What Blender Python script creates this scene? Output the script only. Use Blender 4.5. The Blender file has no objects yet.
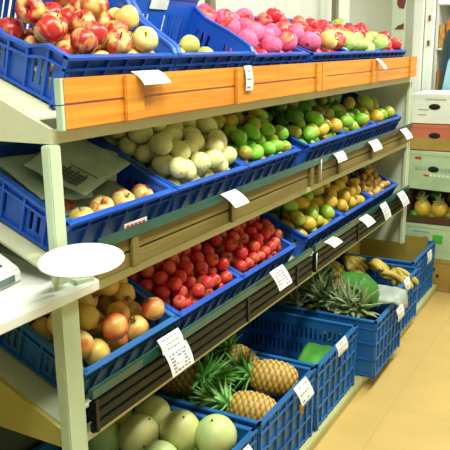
import bpy, bmesh, math, random
from mathutils import Vector, Matrix, Euler, noise
scene = bpy.context.scene
C = scene.collection
PI = math.pi
rnd = random.Random(7)

# ---------------------------------------------------------------- camera
cam_d = bpy.data.cameras.new('camera'); cam = bpy.data.objects.new('camera', cam_d); C.objects.link(cam)
R_ = Vector((0.8708, 0.4915, -0.0139)); F_ = Vector((-0.4766, 0.8444, -0.2448)).normalized()
R_ = (R_ - R_.dot(F_)*F_).normalized(); U_ = R_.cross(F_)
roll = -0.0143
R0 = Vector((math.cos(.5138), math.sin(.5138), 0)); U0 = R0.cross(F_)
R_ = R0*math.cos(roll) + U0*math.sin(roll); U_ = -R0*math.sin(roll) + U0*math.cos(roll)
cam.matrix_world = Matrix(((R_.x, U_.x, -F_.x, 1.0208), (R_.y, U_.y, -F_.y, 0), (R_.z, U_.z, -F_.z, 1.5), (0, 0, 0, 1)))
cam_d.sensor_width = 36; cam_d.lens = 697.14/450*36; cam_d.clip_start = .02
scene.camera = cam

# ---------------------------------------------------------------- world, lights, exposure
w = bpy.data.worlds.new('world'); scene.world = w; w.use_nodes = True
w.node_tree.nodes['Background'].inputs[0].default_value = (.86, 1, .86, 1)
w.node_tree.nodes['Background'].inputs[1].default_value = .10
def area(name, loc, rot, sx, sy, power, col=(1, 1, 1)):
    l = bpy.data.lights.new(name, 'AREA'); l.shape = 'RECTANGLE'; l.size = sx; l.size_y = sy; l.energy = power; l.color = col
    o = bpy.data.objects.new(name, l); o.location = loc; o.rotation_euler = rot; C.objects.link(o); return o
area('ceiling_tube_light_near', (.78, .7, 2.6), (0, math.radians(8), 0), .3, 1.4, 42, (.97, 1, .9))
area('ceiling_tube_light_middle', (.78, 2.6, 2.6), (0, math.radians(8), 0), .3, 1.4, 35, (.97, 1, .9))
area('ceiling_tube_light_far', (.9, 4.7, 2.55), (0, 0, 0), .5, 1.3, 42, (.97, 1, .95))
vs = scene.view_settings
vs.view_transform = 'Standard'; vs.look = 'None'; vs.gamma = 1; vs.use_curve_mapping = False
vs.exposure = .35

# ---------------------------------------------------------------- materials
def srgb(c):
    return tuple((x/255/12.92 if x/255 <= .04045 else ((x/255+.055)/1.055)**2.4) for x in c) + (1,)
def mat(name, c, rough=.5, c2=None, nscale=8, bump=0, bscale=40, spec=.5, rand=0, metal=0, detail=3, coord='Object', lo=.35, hi=.65, trans=0, stretch=None, sss=0):
    m = bpy.data.materials.new(name); m.use_nodes = True
    nt = m.node_tree; N = nt.nodes; L = nt.links; b = N['Principled BSDF']
    b.inputs['Roughness'].default_value = rough; b.inputs['Specular IOR Level'].default_value = spec
    b.inputs['Metallic'].default_value = metal; b.inputs['Transmission Weight'].default_value = trans
    b.inputs['Base Color'].default_value = srgb(c)
    tc = N.new('ShaderNodeTexCoord'); mp = N.new('ShaderNodeMapping'); L.new(tc.outputs[coord], mp.inputs[0])
    if stretch: mp.inputs['Scale'].default_value = stretch
    oi = N.new('ShaderNodeObjectInfo')
    va = N.new('ShaderNodeVectorMath'); va.operation = 'ADD'; L.new(mp.outputs[0], va.inputs[0])
    if rand: L.new(oi.outputs['Random'], va.inputs[1])
    ns = N.new('ShaderNodeTexNoise'); ns.inputs['Scale'].default_value = nscale; ns.inputs['Detail'].default_value = detail
    L.new(va.outputs[0], ns.inputs['Vector'])
    c2 = c2 or tuple(max(0, x*.88) for x in c)
    cr = N.new('ShaderNodeValToRGB'); cr.color_ramp.elements[0].position = lo; cr.color_ramp.elements[1].position = hi
    cr.color_ramp.elements[0].color = srgb(c); cr.color_ramp.elements[1].color = srgb(c2)
    if rand:
        ad = N.new('ShaderNodeMath'); ad.operation = 'MULTIPLY_ADD'; ad.inputs[1].default_value = rand; L.new(oi.outputs['Random'], ad.inputs[0])
        sb = N.new('ShaderNodeMath'); sb.operation = 'SUBTRACT'; sb.inputs[1].default_value = rand/2; L.new(ns.outputs[0], ad.inputs[2]); L.new(ad.outputs[0], sb.inputs[0]); L.new(sb.outputs[0], cr.inputs[0])
    else: L.new(ns.outputs[0], cr.inputs[0])
    L.new(cr.outputs[0], b.inputs['Base Color'])
    if bump:
        n2 = N.new('ShaderNodeTexNoise'); n2.inputs['Scale'].default_value = bscale; L.new(tc.outputs[coord], n2.inputs['Vector'])
        bp = N.new('ShaderNodeBump'); bp.inputs['Strength'].default_value = bump; bp.inputs['Distance'].default_value = .004
        L.new(n2.outputs[0], bp.inputs['Height']); L.new(bp.outputs[0], b.inputs['Normal'])
    if sss: b.inputs['Subsurface Weight'].default_value = sss; b.inputs['Subsurface Radius'].default_value = (.02, .015, .008); b.inputs['Subsurface Scale'].default_value = .3
    return m
M = dict(
 blue=mat('blue_plastic', (30, 92, 200), .38, (24, 80, 184), 6),
 teal=mat('blue_teal_plastic', (36, 108, 180), .4, (30, 98, 166), 6),
 dkgreen=mat('dark_green_plastic', (24, 78, 66), .4),
 black=mat('black_plastic', (22, 24, 24), .4),
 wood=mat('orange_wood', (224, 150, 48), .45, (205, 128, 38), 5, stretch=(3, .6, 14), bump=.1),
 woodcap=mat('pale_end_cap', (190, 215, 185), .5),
 woodshaded=mat('shaded_orange_wood', (128, 112, 56), .5, (108, 94, 46), 5, stretch=(3, .6, 14)),  # same orange wood, with the shelf's shade put into its colour
 cream=mat('cream_painted_steel', (214, 214, 176), .45, (204, 205, 168), 3),
 creamy=mat('yellow_cream_steel', (200, 190, 100), .5, (186, 178, 90), 3),
 plinth=mat('pale_plinth', (205, 205, 150), .5, (185, 185, 130), 5),
 paint=mat('white_green_paint', (200, 218, 184), .4, (192, 210, 176), 4),
 white=mat('white_laminate', (238, 240, 232), .35, (230, 234, 226), 4),
 panel=mat('pale_panel', (205, 214, 188), .5, (195, 206, 176), 3),
 back=mat('rack_back_panel', (92, 100, 74), .7, (74, 84, 60), 4),
 glass=mat('dark_green_glass', (36, 92, 84), .12, (28, 74, 64), 5, spec=.8),
 shadeboard=mat('shade_dark_board', (18, 30, 22), .35, (12, 20, 15), 5, spec=.25, stretch=(2, .5, 20)),
 paper=mat('white_card', (240, 242, 238), .6),
 ink=mat('printed_ink', (118, 126, 140), .6),
 redink=mat('red_ink', (205, 50, 50), .6),
 greenink=mat('green_ink', (80, 190, 50), .6),
 news=mat('newsprint', (164, 180, 158), .8, (138, 156, 138), 12, bump=.2),
 newsink=mat('newsprint_ink', (66, 78, 72), .8),
 cardboard=mat('cardboard', (176, 146, 70), .75, (158, 130, 58), 5),
 cardpale=mat('pale_green_white_carton', (186, 212, 172), .7, (170, 196, 156), 9),
 cardwhite=mat('white_carton', (236, 240, 230), .65, (222, 228, 216), 6),
 cardred=mat('faded_red_carton', (206, 108, 84), .7, (192, 110, 78), 7),
 cardolive=mat('olive_carton_liner', (165, 148, 62), .8, (150, 132, 52), 5),
 dark=mat('hole_shade', (20, 20, 22), .9),
 stem=mat('brown_stem', (84, 60, 32), .8),
 calyx=mat('brown_calyx', (96, 60, 40), .8, (130, 100, 60), 200),
 apple=mat('apple_red_yellow', (232, 205, 120), .3, (190, 46, 44), 34, rand=.20, sss=.0, lo=.40, hi=.58, stretch=(1, 1, .45)),
 appleyel=mat('apple_yellow', (228, 214, 132), .32, (214, 178, 92), 22, rand=.2),
 applered=mat('apple_pink_red', (232, 120, 100), .35, (214, 46, 66), 24, rand=.25, lo=.3, hi=.5),
 net_pink=mat('pink_foam_net', (250, 120, 165), .7, (232, 84, 130), 60, bump=.8, bscale=190, rand=.15),
 net_green=mat('pale_green_foam_net', (212, 234, 150), .7, (180, 214, 120), 60, bump=.8, bscale=190, rand=.15),
 pear=mat('green_yellow_pear', (206, 196, 100), .4, (170, 176, 80), 20, rand=.2),
 melon=mat('pale_melon', (238, 234, 172), .45, (218, 220, 146), 18, rand=.35, stretch=(1, 1, .4)),
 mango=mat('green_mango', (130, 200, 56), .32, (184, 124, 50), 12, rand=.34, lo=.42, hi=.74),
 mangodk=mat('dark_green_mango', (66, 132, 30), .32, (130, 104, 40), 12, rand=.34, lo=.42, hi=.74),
 mangoyel=mat('green_yellow_mango', (140, 188, 60), .32, (214, 176, 60), 12, rand=.4, lo=.38, hi=.66),
 orange=mat('yellow_fruit', (226, 198, 70), .4, (206, 168, 50), 25, rand=.3),
 small=mat('small_brown_yellow_fruit', (222, 190, 108), .45, (180, 130, 64), 50, rand=.3),
 plum=mat('dark_plum', (92, 44, 48), .3, (60, 30, 34), 40, rand=.3),
 pomyel=mat('yellow_pomegranate', (236, 206, 110), .34, (204, 84, 44), 15, rand=.42, lo=.42, hi=.70),
 pomred=mat('red_pomegranate', (218, 52, 50), .34, (220, 108, 72), 30, rand=.3, lo=.48, hi=.72),
 watermelon=mat('pale_green_watermelon', (196, 220, 146), .42, (218, 214, 138), 7, rand=.2, bump=.05),
 pine=mat('pineapple_skin', (196, 150, 66), .55, (120, 84, 36), 30),
 leaf=mat('pineapple_leaf', (100, 178, 76), .5, (164, 214, 124), 20, rand=.3),
 leafpale=mat('dry_pale_leaf', (186, 200, 150), .6, (130, 156, 100), 20, rand=.3),
 banana=mat('banana_skin', (206, 178, 70), .45, (132, 130, 50), 14, rand=.4, lo=.45, hi=.7),
 bigleaf=mat('green_leaf_sheet', (96, 176, 70), .45, (78, 152, 58), 8, bump=.3),
 pinkcloth=mat('pink_paper', (214, 140, 122), .8, (190, 120, 100), 12),
 bag=mat('white_plastic_bag', (236, 242, 234), .35, (214, 226, 216), 8, bump=.4),
 tealbag=mat('blue_green_plastic_sack', (30, 66, 110), .35, (26, 74, 56), 9, bump=.6, bscale=20),
 lightblue=mat('light_blue_fabric', (150, 200, 216), .6, (176, 214, 222), 9),
 screen=mat('grey_display', (96, 112, 110), .2),
 upright=mat('grey_brown_steel', (128, 124, 98), .5),
 metal=mat('grey_steel', (150, 155, 150), .35, metal=.7),
 brown=mat('brown_print', (112, 58, 44), .6),
 orangepk=mat('orange_red_packet', (214, 84, 44), .4, (224, 170, 60), 30),
 greenpk=mat('green_packet', (90, 160, 70), .4, (200, 210, 90), 30),
 yellowpk=mat('yellow_packet', (214, 190, 80), .4, (190, 120, 60), 30),
 wall=mat('white_wall_paint', (226, 230, 214), .6, (218, 223, 206), 2),
)
# pineapple colour follows an eye pattern made of the skin's own scales
def pine_mat():
    m = M['pine']; nt = m.node_tree; b = nt.nodes['Principled BSDF']
    at = nt.nodes.new('ShaderNodeVertexColor'); at.layer_name = 'eye'
    cr = nt.nodes.new('ShaderNodeValToRGB'); cr.color_ramp.elements[0].color = srgb((98, 74, 28)); cr.color_ramp.elements[1].color = srgb((218, 176, 84)); cr.color_ramp.elements[1].position = .6
    nt.links.new(at.outputs[0], cr.inputs[0]); nt.links.new(cr.outputs[0], b.inputs['Base Color'])
pine_mat()
# walls with tile joints, floor boards
def brick_mat(name, c, mortar, bw, bh, msize, rough, axis):
    m = bpy.data.materials.new(name); m.use_nodes = True; nt = m.node_tree; b = nt.nodes['Principled BSDF']; b.inputs['Roughness'].default_value = rough
    tc = nt.nodes.new('ShaderNodeTexCoord'); mp = nt.nodes.new('ShaderNodeMapping'); nt.links.new(tc.outputs['Object'], mp.inputs[0]); mp.inputs['Rotation'].default_value = axis
    br = nt.nodes.new('ShaderNodeTexBrick'); br.offset = 0 if 'tile' in name else .5
    br.inputs['Scale'].default_value = 1; br.inputs['Brick Width'].default_value = bw; br.inputs['Row Height'].default_value = bh; br.inputs['Mortar Size'].default_value = msize
    ns = nt.nodes.new('ShaderNodeTexNoise'); ns.inputs['Scale'].default_value = 5; ns.inputs['Detail'].default_value = 6; nt.links.new(tc.outputs['Object'], ns.inputs['Vector'])
    cr = nt.nodes.new('ShaderNodeValToRGB'); cr.color_ramp.elements[0].position = .3; cr.color_ramp.elements[1].position = .7
    cr.color_ramp.elements[0].color = srgb(tuple(x*.95 for x in c)); cr.color_ramp.elements[1].color = srgb(c)
    nt.links.new(ns.outputs[0], cr.inputs[0]); nt.links.new(cr.outputs[0], br.inputs['Color1']); nt.links.new(cr.outputs[0], br.inputs['Color2'])
    br.inputs['Mortar'].default_value = srgb(mortar); nt.links.new(mp.outputs[0], br.inputs['Vector']); nt.links.new(br.outputs[0], b.inputs['Base Color'])
    return m
M['floor'] = brick_mat('tan_vinyl_floor', (212, 180, 108), (194, 160, 94), .9, .3, .002, .4, (0, 0, PI/2))
M['tile'] = brick_mat('white_wall_tile', (226, 228, 214), (204, 208, 194), .6, .32, .004, .35, (0, PI/2, PI/2))

# ---------------------------------------------------------------- helpers
def obj(name, bm, m, parent=None, smooth=False, kind=None):
    me = bpy.data.meshes.new(name); bmesh.ops.recalc_face_normals(bm, faces=bm.faces); bm.to_mesh(me); bm.free()
    me.materials.append(m)
    if smooth: me.polygons.foreach_set('use_smooth', [True]*len(me.polygons))
    o = bpy.data.objects.new(name, me); C.objects.link(o)
    if parent: o.parent = parent
    if kind: o['kind'] = kind
    return o
def tag(o, label, cat, group=None):
    o['label'] = label; o['category'] = cat
    if group: o['group'] = group
    return o
def thing(name, label, cat, mw=None, group=None):
    o = bpy.data.objects.new(name, None); C.objects.link(o); o.empty_display_size = .05
    if mw is not None: o.matrix_world = mw
    return tag(o, label, cat, group)
def dup(root, mw, label=None, group=None, cat=None):
    r = root.copy(); C.objects.link(r); r.matrix_world = mw
    if label: r['label'] = label
    if group: r['group'] = group
    if cat: r['category'] = cat
    for ch in list(root.children):
        c = ch.copy(); C.objects.link(c); c.parent = r
        for g in ch.children:
            d = g.copy(); C.objects.link(d); d.parent = c
    return r
def hexa(bm, p):          # 8 points: bottom loop 0-3, top loop 4-7
    v = [bm.verts.new(q) for q in p]
    for f in ((0, 3, 2, 1), (4, 5, 6, 7), (0, 1, 5, 4), (1, 2, 6, 5), (2, 3, 7, 6), (3, 0, 4, 7)): bm.faces.new([v[i] for i in f])
def box(bm, x0, x1, y0, y1, z0, z1):
    hexa(bm, [(x0, y0, z0), (x1, y0, z0), (x1, y1, z0), (x0, y1, z0), (x0, y0, z1), (x1, y0, z1), (x1, y1, z1), (x0, y1, z1)])
def bbox(name, x0, x1, y0, y1, z0, z1, m, parent=None, bev=.002, kind=None):
    bm = bmesh.new(); box(bm, x0, x1, y0, y1, z0, z1)
    if bev: bmesh.ops.bevel(bm, geom=bm.edges[:], offset=bev, segments=2, affect='EDGES')
    return obj(name, bm, m, parent, kind=kind)
def prism(bm, pts, a, b, axis):     # polygon pts in the two other axes, extruded a..b along axis
    def P(u, v, t): return (t, u, v) if axis == 0 else ((u, t, v) if axis == 1 else (u, v, t))
    A = [bm.verts.new(P(u, v, a)) for u, v in pts]; B = [bm.verts.new(P(u, v, b)) for u, v in pts]
    bm.faces.new(A); bm.faces.new(B[::-1]); n = len(pts)
    for i in range(n): bm.faces.new((A[i], A[(i+1) % n], B[(i+1) % n], B[i]))
def lathe(bm, prof, n=20, f=None):  # prof: (r,z); closes on axis when r==0
    rings = []
    for r, z in prof:
        if r <= 1e-6: rings.append([bm.verts.new((0, 0, z))]); continue
        ring = []
        for i in range(n):
            a = 2*PI*i/n; p = Vector((r*math.cos(a), r*math.sin(a), z))
            if f: p = f(p, a)
            ring.append(bm.verts.new(p))
        rings.append(ring)
    for A, B in zip(rings, rings[1:]):
        for i in range(n):
            j = (i+1) % n
            if len(A) == 1 and len(B) == 1: continue
            if len(A) == 1: bm.faces.new((A[0], B[i], B[j]))
            elif len(B) == 1: bm.faces.new((A[i], B[0], A[j]))
            else: bm.faces.new((A[i], B[i], B[j], A[j]))
def tube(bm, pts, rad, n=8):
    pts = [Vector(p) for p in pts]; rings = []
    for i, p in enumerate(pts):
        t = (pts[min(i+1, len(pts)-1)] - pts[max(i-1, 0)]).normalized()
        a = t.cross(Vector((.13, .2, 1))).normalized(); b = t.cross(a); r = rad[i] if isinstance(rad, (list, tuple)) else rad
        rings.append([bm.verts.new(p + r*(math.cos(2*PI*k/n)*a + math.sin(2*PI*k/n)*b)) for k in range(n)])
    for A, B in zip(rings, rings[1:]):
        for k in range(n): bm.faces.new((A[k], A[(k+1) % n], B[(k+1) % n], B[k]))
    bm.faces.new(rings[0]); bm.faces.new(rings[-1][::-1])
def T(x, y, z): return Matrix.Translation((x, y, z))
def RX(a): return Matrix.Rotation(a, 4, 'X')
def RY(a): return Matrix.Rotation(a, 4, 'Y')
def RZ(a): return Matrix.Rotation(a, 4, 'Z')

# ---------------------------------------------------------------- room
bbox('floor', -1.0, 3.4, -1.0, 6.6, -.05, 0, M['floor'], bev=0, kind='structure')
bbox('wall_left', -.62, -.52, -1.0, 4.35, 0, 2.8, M['tile'], bev=0, kind='structure')
bbox('wall_side', -.98, -.90, 4.35, 6.6, 0, 2.8, M['wall'], bev=0, kind='structure')
bbox('wall_return', -.98, -.62, 4.27, 4.35, 0, 2.8, M['wall'], bev=0, kind='structure')
bbox('wall_back', -1.0, 3.4, 6.5, 6.6, 0, 2.8, M['wall'], bev=0, kind='structure')
bbox('wall_right', 3.3, 3.4, -1.0, 6.6, 0, 2.8, M['wall'], bev=0, kind='structure')
bbox('ceiling', -1.0, 3.4, -1.0, 6.6, 2.75, 2.8, M['wall'], bev=0, kind='structure')

# ---------------------------------------------------------------- the display rack
YA, YB, YM = 1.08, 3.93, 2.47
TH = math.radians(22)
LV = [dict(lip=1.312, o=1.372), dict(lip=.956, o=1.029), dict(lip=.598, o=.660)]
rack = thing('display_rack', 'long cream steel fruit rack with three tilted shelves along the wall', 'shelf rack', T(0, 0, 0))
for i, l in enumerate(LV):
    ys = 1.17 if i == 1 else YA+.0125
    zb = l['o'] - .006
    bm = bmesh.new(); t = math.tan(TH)
    prism(bm, [(-.045, zb), (-.045, zb-.006), (-.42, zb-.006+.375*t), (-.42, zb+.375*t)], YA+.012, YB-.03, 1)
    sh = obj('shelf', bm, M['cream' if i < 2 else 'panel'], rack)
    bm = bmesh.new(); L0 = l['lip']; box(bm, -.03, 0, ys, YB-.031, L0, L0+(.028, .028, .021)[i])
    obj('front_lip', bm, M['cream'], sh)
    if i < 2:
        bm = bmesh.new(); box(bm, -.42, -.0301, ys+.01, YB-.04, L0+.004, L0+.010); obj('shelf_underside', bm, M['cream'], sh)
    for ya in (YA, YM-.01, YB-.03):
        if i == 1 and ya == YA: continue
        bm = bmesh.new(); prism(bm, [(-.001, L0+.001), (-.001, L0+.032), (-.45, L0+.032+.45*.43), (-.45, L0)], ya, ya+.012, 1)
        obj('side_bracket', bm, M['creamy' if i == 2 else 'cream'], sh)
bbox('plinth', -.45, .135, .9, 4.24, 0, .055, M['plinth'], rack)
bbox('back_panel', -.475, -.455, .9, 3.93, .056, 1.42, M['back'], rack, bev=0)
bbox('end_panel', -.455, .004, 3.93, 3.945, .385, 1.31, M['panel'], rack)
for y in (YA+.0, YM, 3.86):
    bbox('rear_upright', -.452, -.425, y-.0, y+.045, .056, 1.95, M['upright'], rack)
bbox('front_post', -.010, .014, 1.058, 1.095, 1.012, 1.312, M['paint'], rack, .003)
bbox('front_post', -.012, .018, 1.052, 1.112, .055, .972, M['paint'], rack, .003)
bbox('front_post', -.018, -.002, 3.905, 3.929, .385, 1.31, M['panel'], rack, .002)
# guard boards in front of the trays
def guard(y0, y1, rows, mat_, x=.018, bat=()):
    for (z0, z1) in rows: bbox('guard_board', x, x+.014, y0, y1, z0, z1, mat_, rack, .003)
    for (a, b) in bat: bbox('batten', x+.0145, x+.0235, a, b, rows[-1][0]+.001, rows[0][1]-.001, mat_, rack, .002)
W1 = [(1.394, 1.447), (1.341, 1.3925)]
guard(1.092, 2.485, W1, M['wood'], bat=((1.29, 1.36), (1.82, 1.93), (2.44, 2.484)))
guard(2.49, 3.9, W1, M['wood'], bat=((2.491, 2.53), (3.1, 3.18), (3.74, 3.8)))
bbox('board_end_cap', .017, .034, 1.082, 1.0915, 1.341, 1.392, M['woodcap'], rack, .001)
bbox('board_end_cap', .017, .034, 1.082, 1.0915, 1.394, 1.447, M['woodcap'], rack, .001)
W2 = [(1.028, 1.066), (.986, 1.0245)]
guard(1.175, 2.46, W2, M['woodshaded'], x=.006, bat=((1.30, 1.33), (1.80, 1.83), (2.42, 2.455)))
guard(2.49, 3.9, W2, M['woodshaded'], x=.006, bat=((2.5, 2.53), (2.72, 2.76), (3.16, 3.19)))
bbox('glass_rail', .028, .032, 1.175, 3.88, 1.064, 1.091, M['glass'], rack, .001)
W3 = [(.711, .738), (.683, .706), (.655, .679), (.626, .651)]
for a, b in ((1.125, 2.46), (2.49, 3.9)):
    guard(a, b, W3[:1], M['glass'], x=.012)
    guard(a, b, W3[1:], M['shadeboard'], x=.012)  # slats coloured dark to stand in for the shaded open front
guard(2.49, 3.9, [(.60+.03, .683)], M['shadeboard'], x=-.004)
for y in (1.13, 1.5, 1.9, 2.3, 2.49, 3.0, 3.5):
    bbox('batten', .027, .031, y, y+.012, .628, .712, M['black'], rack, .001)
bbox('plinth_strip', .136, .141, .9, 4.24, .035, .056, M['plinth'], rack, .001)

# small wire clips hanging on the lips
def clip(x, y, z, h, label):
    bm = bmesh.new(); tube(bm, [(x-.01, y+.03, z), (x, y, z+.004), (x+.004, y-.01, z-.01), (x+.004, y-.012, z-h)], .0022, 6)
    tag(obj('wire_clip', bm, M['paper'], smooth=True), label, 'clip')
clip(.04, 2.50, 1.077, .075, 'thin white wire clip hanging at the seam of the middle shelf boards')
clip(.04, 2.47, .705, .055, 'thin white wire clip hanging at the seam of the lower tilted shelf')

# ---------------------------------------------------------------- crates
def rim(prof, d):
    for (a, ha), (b, hb) in zip(prof, prof[1:]):
        if a <= d <= b: return ha + (hb-ha)*(d-a)/(b-a)
    return prof[-1][1]
def crate(name, label, cat, mw, W, D, front_h, left, right, back_h, m, group=None, deep=False, lab=False):
    root = thing(name, label, cat, mw, group)
    bm = bmesh.new(); th = .004; ins = .012 if not deep else .008
    def wall(P, S, prof, rows, slots, ribs, hribs):
        n = max(8, int(S/.011)); ss = [S*i/n for i in range(n+1)]
        for i in range(n):
            a, b = ss[i], ss[i+1]; ha, hb = prof(a), prof(b)
            edge = i < 2 or i >= n-2
            for (t0, t1, holed) in rows:
                if holed and not edge and i % 2 == 0 and slots((a+b)/2/S): continue
                q = [P(a, ha*t0, 0, t0), P(b, hb*t0, 0, t0), P(b, hb*t0, th, t0), P(a, ha*t0, th, t0), P(a, ha*t1, 0, t1), P(b, hb*t1, 0, t1), P(b, hb*t1, th, t1), P(a, ha*t1, th, t1)]
                hexa(bm, q)
            # rim flange
            hexa(bm, [P(a, ha-.006, -.004, 1), P(b, hb-.006, -.004, 1), P(b, hb-.006, .014, 1), P(a, ha-.006, .014, 1), P(a, ha+.001, -.004, 1), P(b, hb+.001, -.004, 1), P(b, hb+.001, .014, 1), P(a, ha+.001, .014, 1)])
            for tr in hribs:
                hexa(bm, [P(a, ha*tr-.003, th, tr), P(b, hb*tr-.003, th, tr), P(b, hb*tr-.003, .012, tr), P(a, ha*tr-.003, .012, tr), P(a, ha*tr+.003, th, tr), P(b, hb*tr+.003, th, tr), P(b, hb*tr+.003, .012, tr), P(a, ha*tr+.003, .012, tr)])
        for k in range(ribs+1):
            s = S*k/ribs; s0, s1 = max(0, s-.003), min(S, s+.003); h = prof(s)-.004
            hexa(bm, [P(s0, 0, th, 0), P(s1, 0, th, 0), P(s1, 0, .012, 0), P(s0, 0, .012, 0), P(s0, h, th, 1), P(s1, h, th, 1), P(s1, h, .012, 1), P(s0, h, .012, 1)])
    if deep:
        rows = [(0, .08, 0), (.08, .27, 1), (.27, .36, 0), (.36, .55, 1), (.55, .64, 0), (.64, .84, 1), (.84, 1, 0)]; hr = (.04, .32, .6, .86); sl = lambda t: True; rb = 6
    else:
        rows = [(0, .22, 0), (.22, .72, 1), (.72, 1, 0)]; hr = (.05, .76); sl = lambda t: .12 < t < .42 or .58 < t < .88; rb = 5
    slf = lambda t: False
    wall(lambda s, h, n, t: (n - ins*(1-t) - .014, s, h), W, lambda s: front_h, rows, slf, rb+1, hr)
    wall(lambda s, h, n, t: (-D - n + ins*(1-t) + .014, s, h), W, lambda s: back_h, rows, sl, rb+1, hr)
    wall(lambda s, h, n, t: (-s-.006, -n + ins*(1-t) + .014, h), D-.012, lambda s: rim(left, s), rows, slf if deep else sl, rb, hr)
    wall(lambda s, h, n, t: (-s-.006, W + n - ins*(1-t) - .014, h), D-.012, lambda s: rim(right, s), rows, sl, rb, hr)
    box(bm, -D+ins+.014, -ins-.014, ins+.014, W-ins-.014, 0, .005)
    obj('crate_body', bm, m, root)
    if lab:
        bm = bmesh.new(); y = W*.5; box(bm, -D+.0185, -D+.021, y-.045, y+.045, back_h-.040, back_h-.012); o = obj('label_plate', bm, M['paper'], root); o['label'] = 'pale label plate'
    return root
def tray_mw(y, lv, x=-.05): return T(x, y, LV[lv]['o']) @ RY(TH)
def flat(H, D, up=.02): return [(0, H), (D*.25, H), (D, H+up)]
S = {}; CR = {}
def tray(key, lv, y, W, D, H, label, m, left=None, right=None, back=None, lab=False):
    mw = tray_mw(y, lv)
    CR[key] = crate('tilted_crate', label, 'crate', mw, W, D, H, left or flat(H, D), right or flat(H, D), back or H+.02, m, None, False, lab)
    S[key] = (mw, W, D, H)
cur = [(0, .125), (.015, .14), (.09, .155), (.15, .17), (.19, .20), (.27, .21)]
cur2 = [(0, .125), (.015, .14), (.11, .155), (.2, .162), (.25, .182), (.27, .185)]
tray('A1', 0, 1.160, .425, .30, .122, 'blue crate of red and yellow apples at the near end of the top shelf', M['blue'], [(0, .122), (.07, .126), (.115, .104), (.2, .10), (.27, .12)], cur, .225, True)
tray('A2', 0, 1.59, .44, .27, .122, 'blue crate on top shelf holding a few yellow pears, mostly empty', M['blue'], cur, cur2, .205, True)
tray('A3', 0, 2.04, .44, .36, .115, 'blue crate on the top shelf filled with pink netted apples', M['blue'], [(0, .115), (.02, .13), (.16, .15), (.36, .15)])
tray('A4', 0, 2.53, .43, .36, .112, 'blue crate of red apples with one big pale apple in front, top shelf', M['blue'])
tray('A5', 0, 2.965, .43, .36, .112, 'blue crate with pale green netted fruit in front, top shelf', M['blue'])
tray('A6', 0, 3.40, .43, .36, .112, 'blue crate of red apples at the far end of the top shelf', M['blue'])
tray('B1', 1, 1.135, .435, .36, .105, 'blue crate with old newspapers and a few apples on the middle shelf', M['blue'])
tray('B2', 1, 1.575, .42, .36, .105, 'blue crate heaped with pale yellow melons on the middle shelf', M['blue'])
tray('B3', 1, 2.0, .425, .36, .105, 'blue crate of small green mangoes beside the pale melons', M['blue'])
tray('B4', 1, 2.51, .43, .36, .105, 'blue crate of green mangoes just past the wire clip, middle shelf', M['blue'])
tray('B5', 1, 2.945, .43, .36, .105, 'blue crate of bright green mangoes, second from far end of middle shelf', M['blue'])
tray('B6', 1, 3.385, .43, .36, .105, 'blue crate with large green fruit at the far end of the middle shelf', M['blue'])
tray('C1', 2, 1.15, .41, .36, .105, 'blue crate of yellow pomegranates, nearest on the lowest tilted shelf', M['teal'])
tray('C2', 2, 1.565, .39, .36, .105, 'blue crate of small red pomegranates beside the yellow pomegranates', M['blue'])
tray('C3', 2, 1.96, .43, .36, .105, 'second blue crate of small red pomegranates, farther from camera', M['blue'])
tray('C4', 2, 2.51, .43, .36, .105, 'blue crate of green and yellow mangoes on the lowest tilted shelf', M['blue'])
tray('C5', 2, 2.945, .43, .36, .105, 'blue crate of yellow fruit between mangoes and small brown fruit', M['blue'])
tray('C6', 2, 3.38, .42, .36, .105, 'blue crate of small brown yellow fruit at far end of lowest tilted shelf', M['blue'])
def deepc(key, y, W, xf, label, D=.55, H=.275, m='teal', z=.0565):
    mw = T(xf, y, z); p = [(0, H), (D, H)]
    crate('deep_crate', label, 'crate', mw, W, D, H, p, p, H, M[m], None, True)
    S[key] = (mw, W, D, H)
deepc('D1', 1.33, .44, .13, 'deep blue crate of pale green watermelons on the bottom shelf')
deepc('D2', 1.80, .455, .13, 'deep blue crate of pineapples on the bottom shelf')
deepc('D3', 2.275, .455, .135, 'nearly empty deep blue crate with a green sheet inside')
deepc('D4', 2.80, .42, .20, 'deep blue crate of leafy tops and white bag, sticking out over the floor')
deepc('D5', 3.25, .42, .165, 'deep blue crate holding brown-yellow banana bunches', D=.5)
deepc('D6', 3.69, .50, .13, 'deep blue crate lined with olive cardboard at the far end', D=.5, H=.29)
deepc('D0', .92, .38, -.04, 'black plastic crate in the dark under the near end of the rack', m='black', H=.25, D=.42)

# ---------------------------------------------------------------- fruit prototypes
PROTO = {}
def keep(o): o.location = (0, 0, -5); return o
def apple_proto(name, m, r=.036, hi=True):
    root = bpy.data.objects.new(name, None); C.objects.link(root)
    prof = [(0, -.66), (.16, -.74), (.34, -.80), (.58, -.74), (.80, -.5), (.94, -.15), (1, .12), (.96, .42), (.8, .70), (.55, .84), (.34, .84), (.18, .72), (.07, .56), (0, .52)]
    bm = bmesh.new(); lathe(bm, [(a*r, b*r) for a, b in prof], 20, lambda p, a: Vector((p.x*(1+.02*math.cos(5*a)), p.y*(1+.02*math.cos(5*a)), p.z*(1+.03*math.cos(5*a)))))
    obj('fruit_body', bm, m, root, True)
    bm = bmesh.new(); tube(bm, [(0, 0, .5*r), (.03*r, 0, .8*r), (.12*r, .03*r, 1.08*r)], [.05*r, .045*r, .07*r], 6); obj('stem', bm, M['stem'], root, True)
    return root
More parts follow.
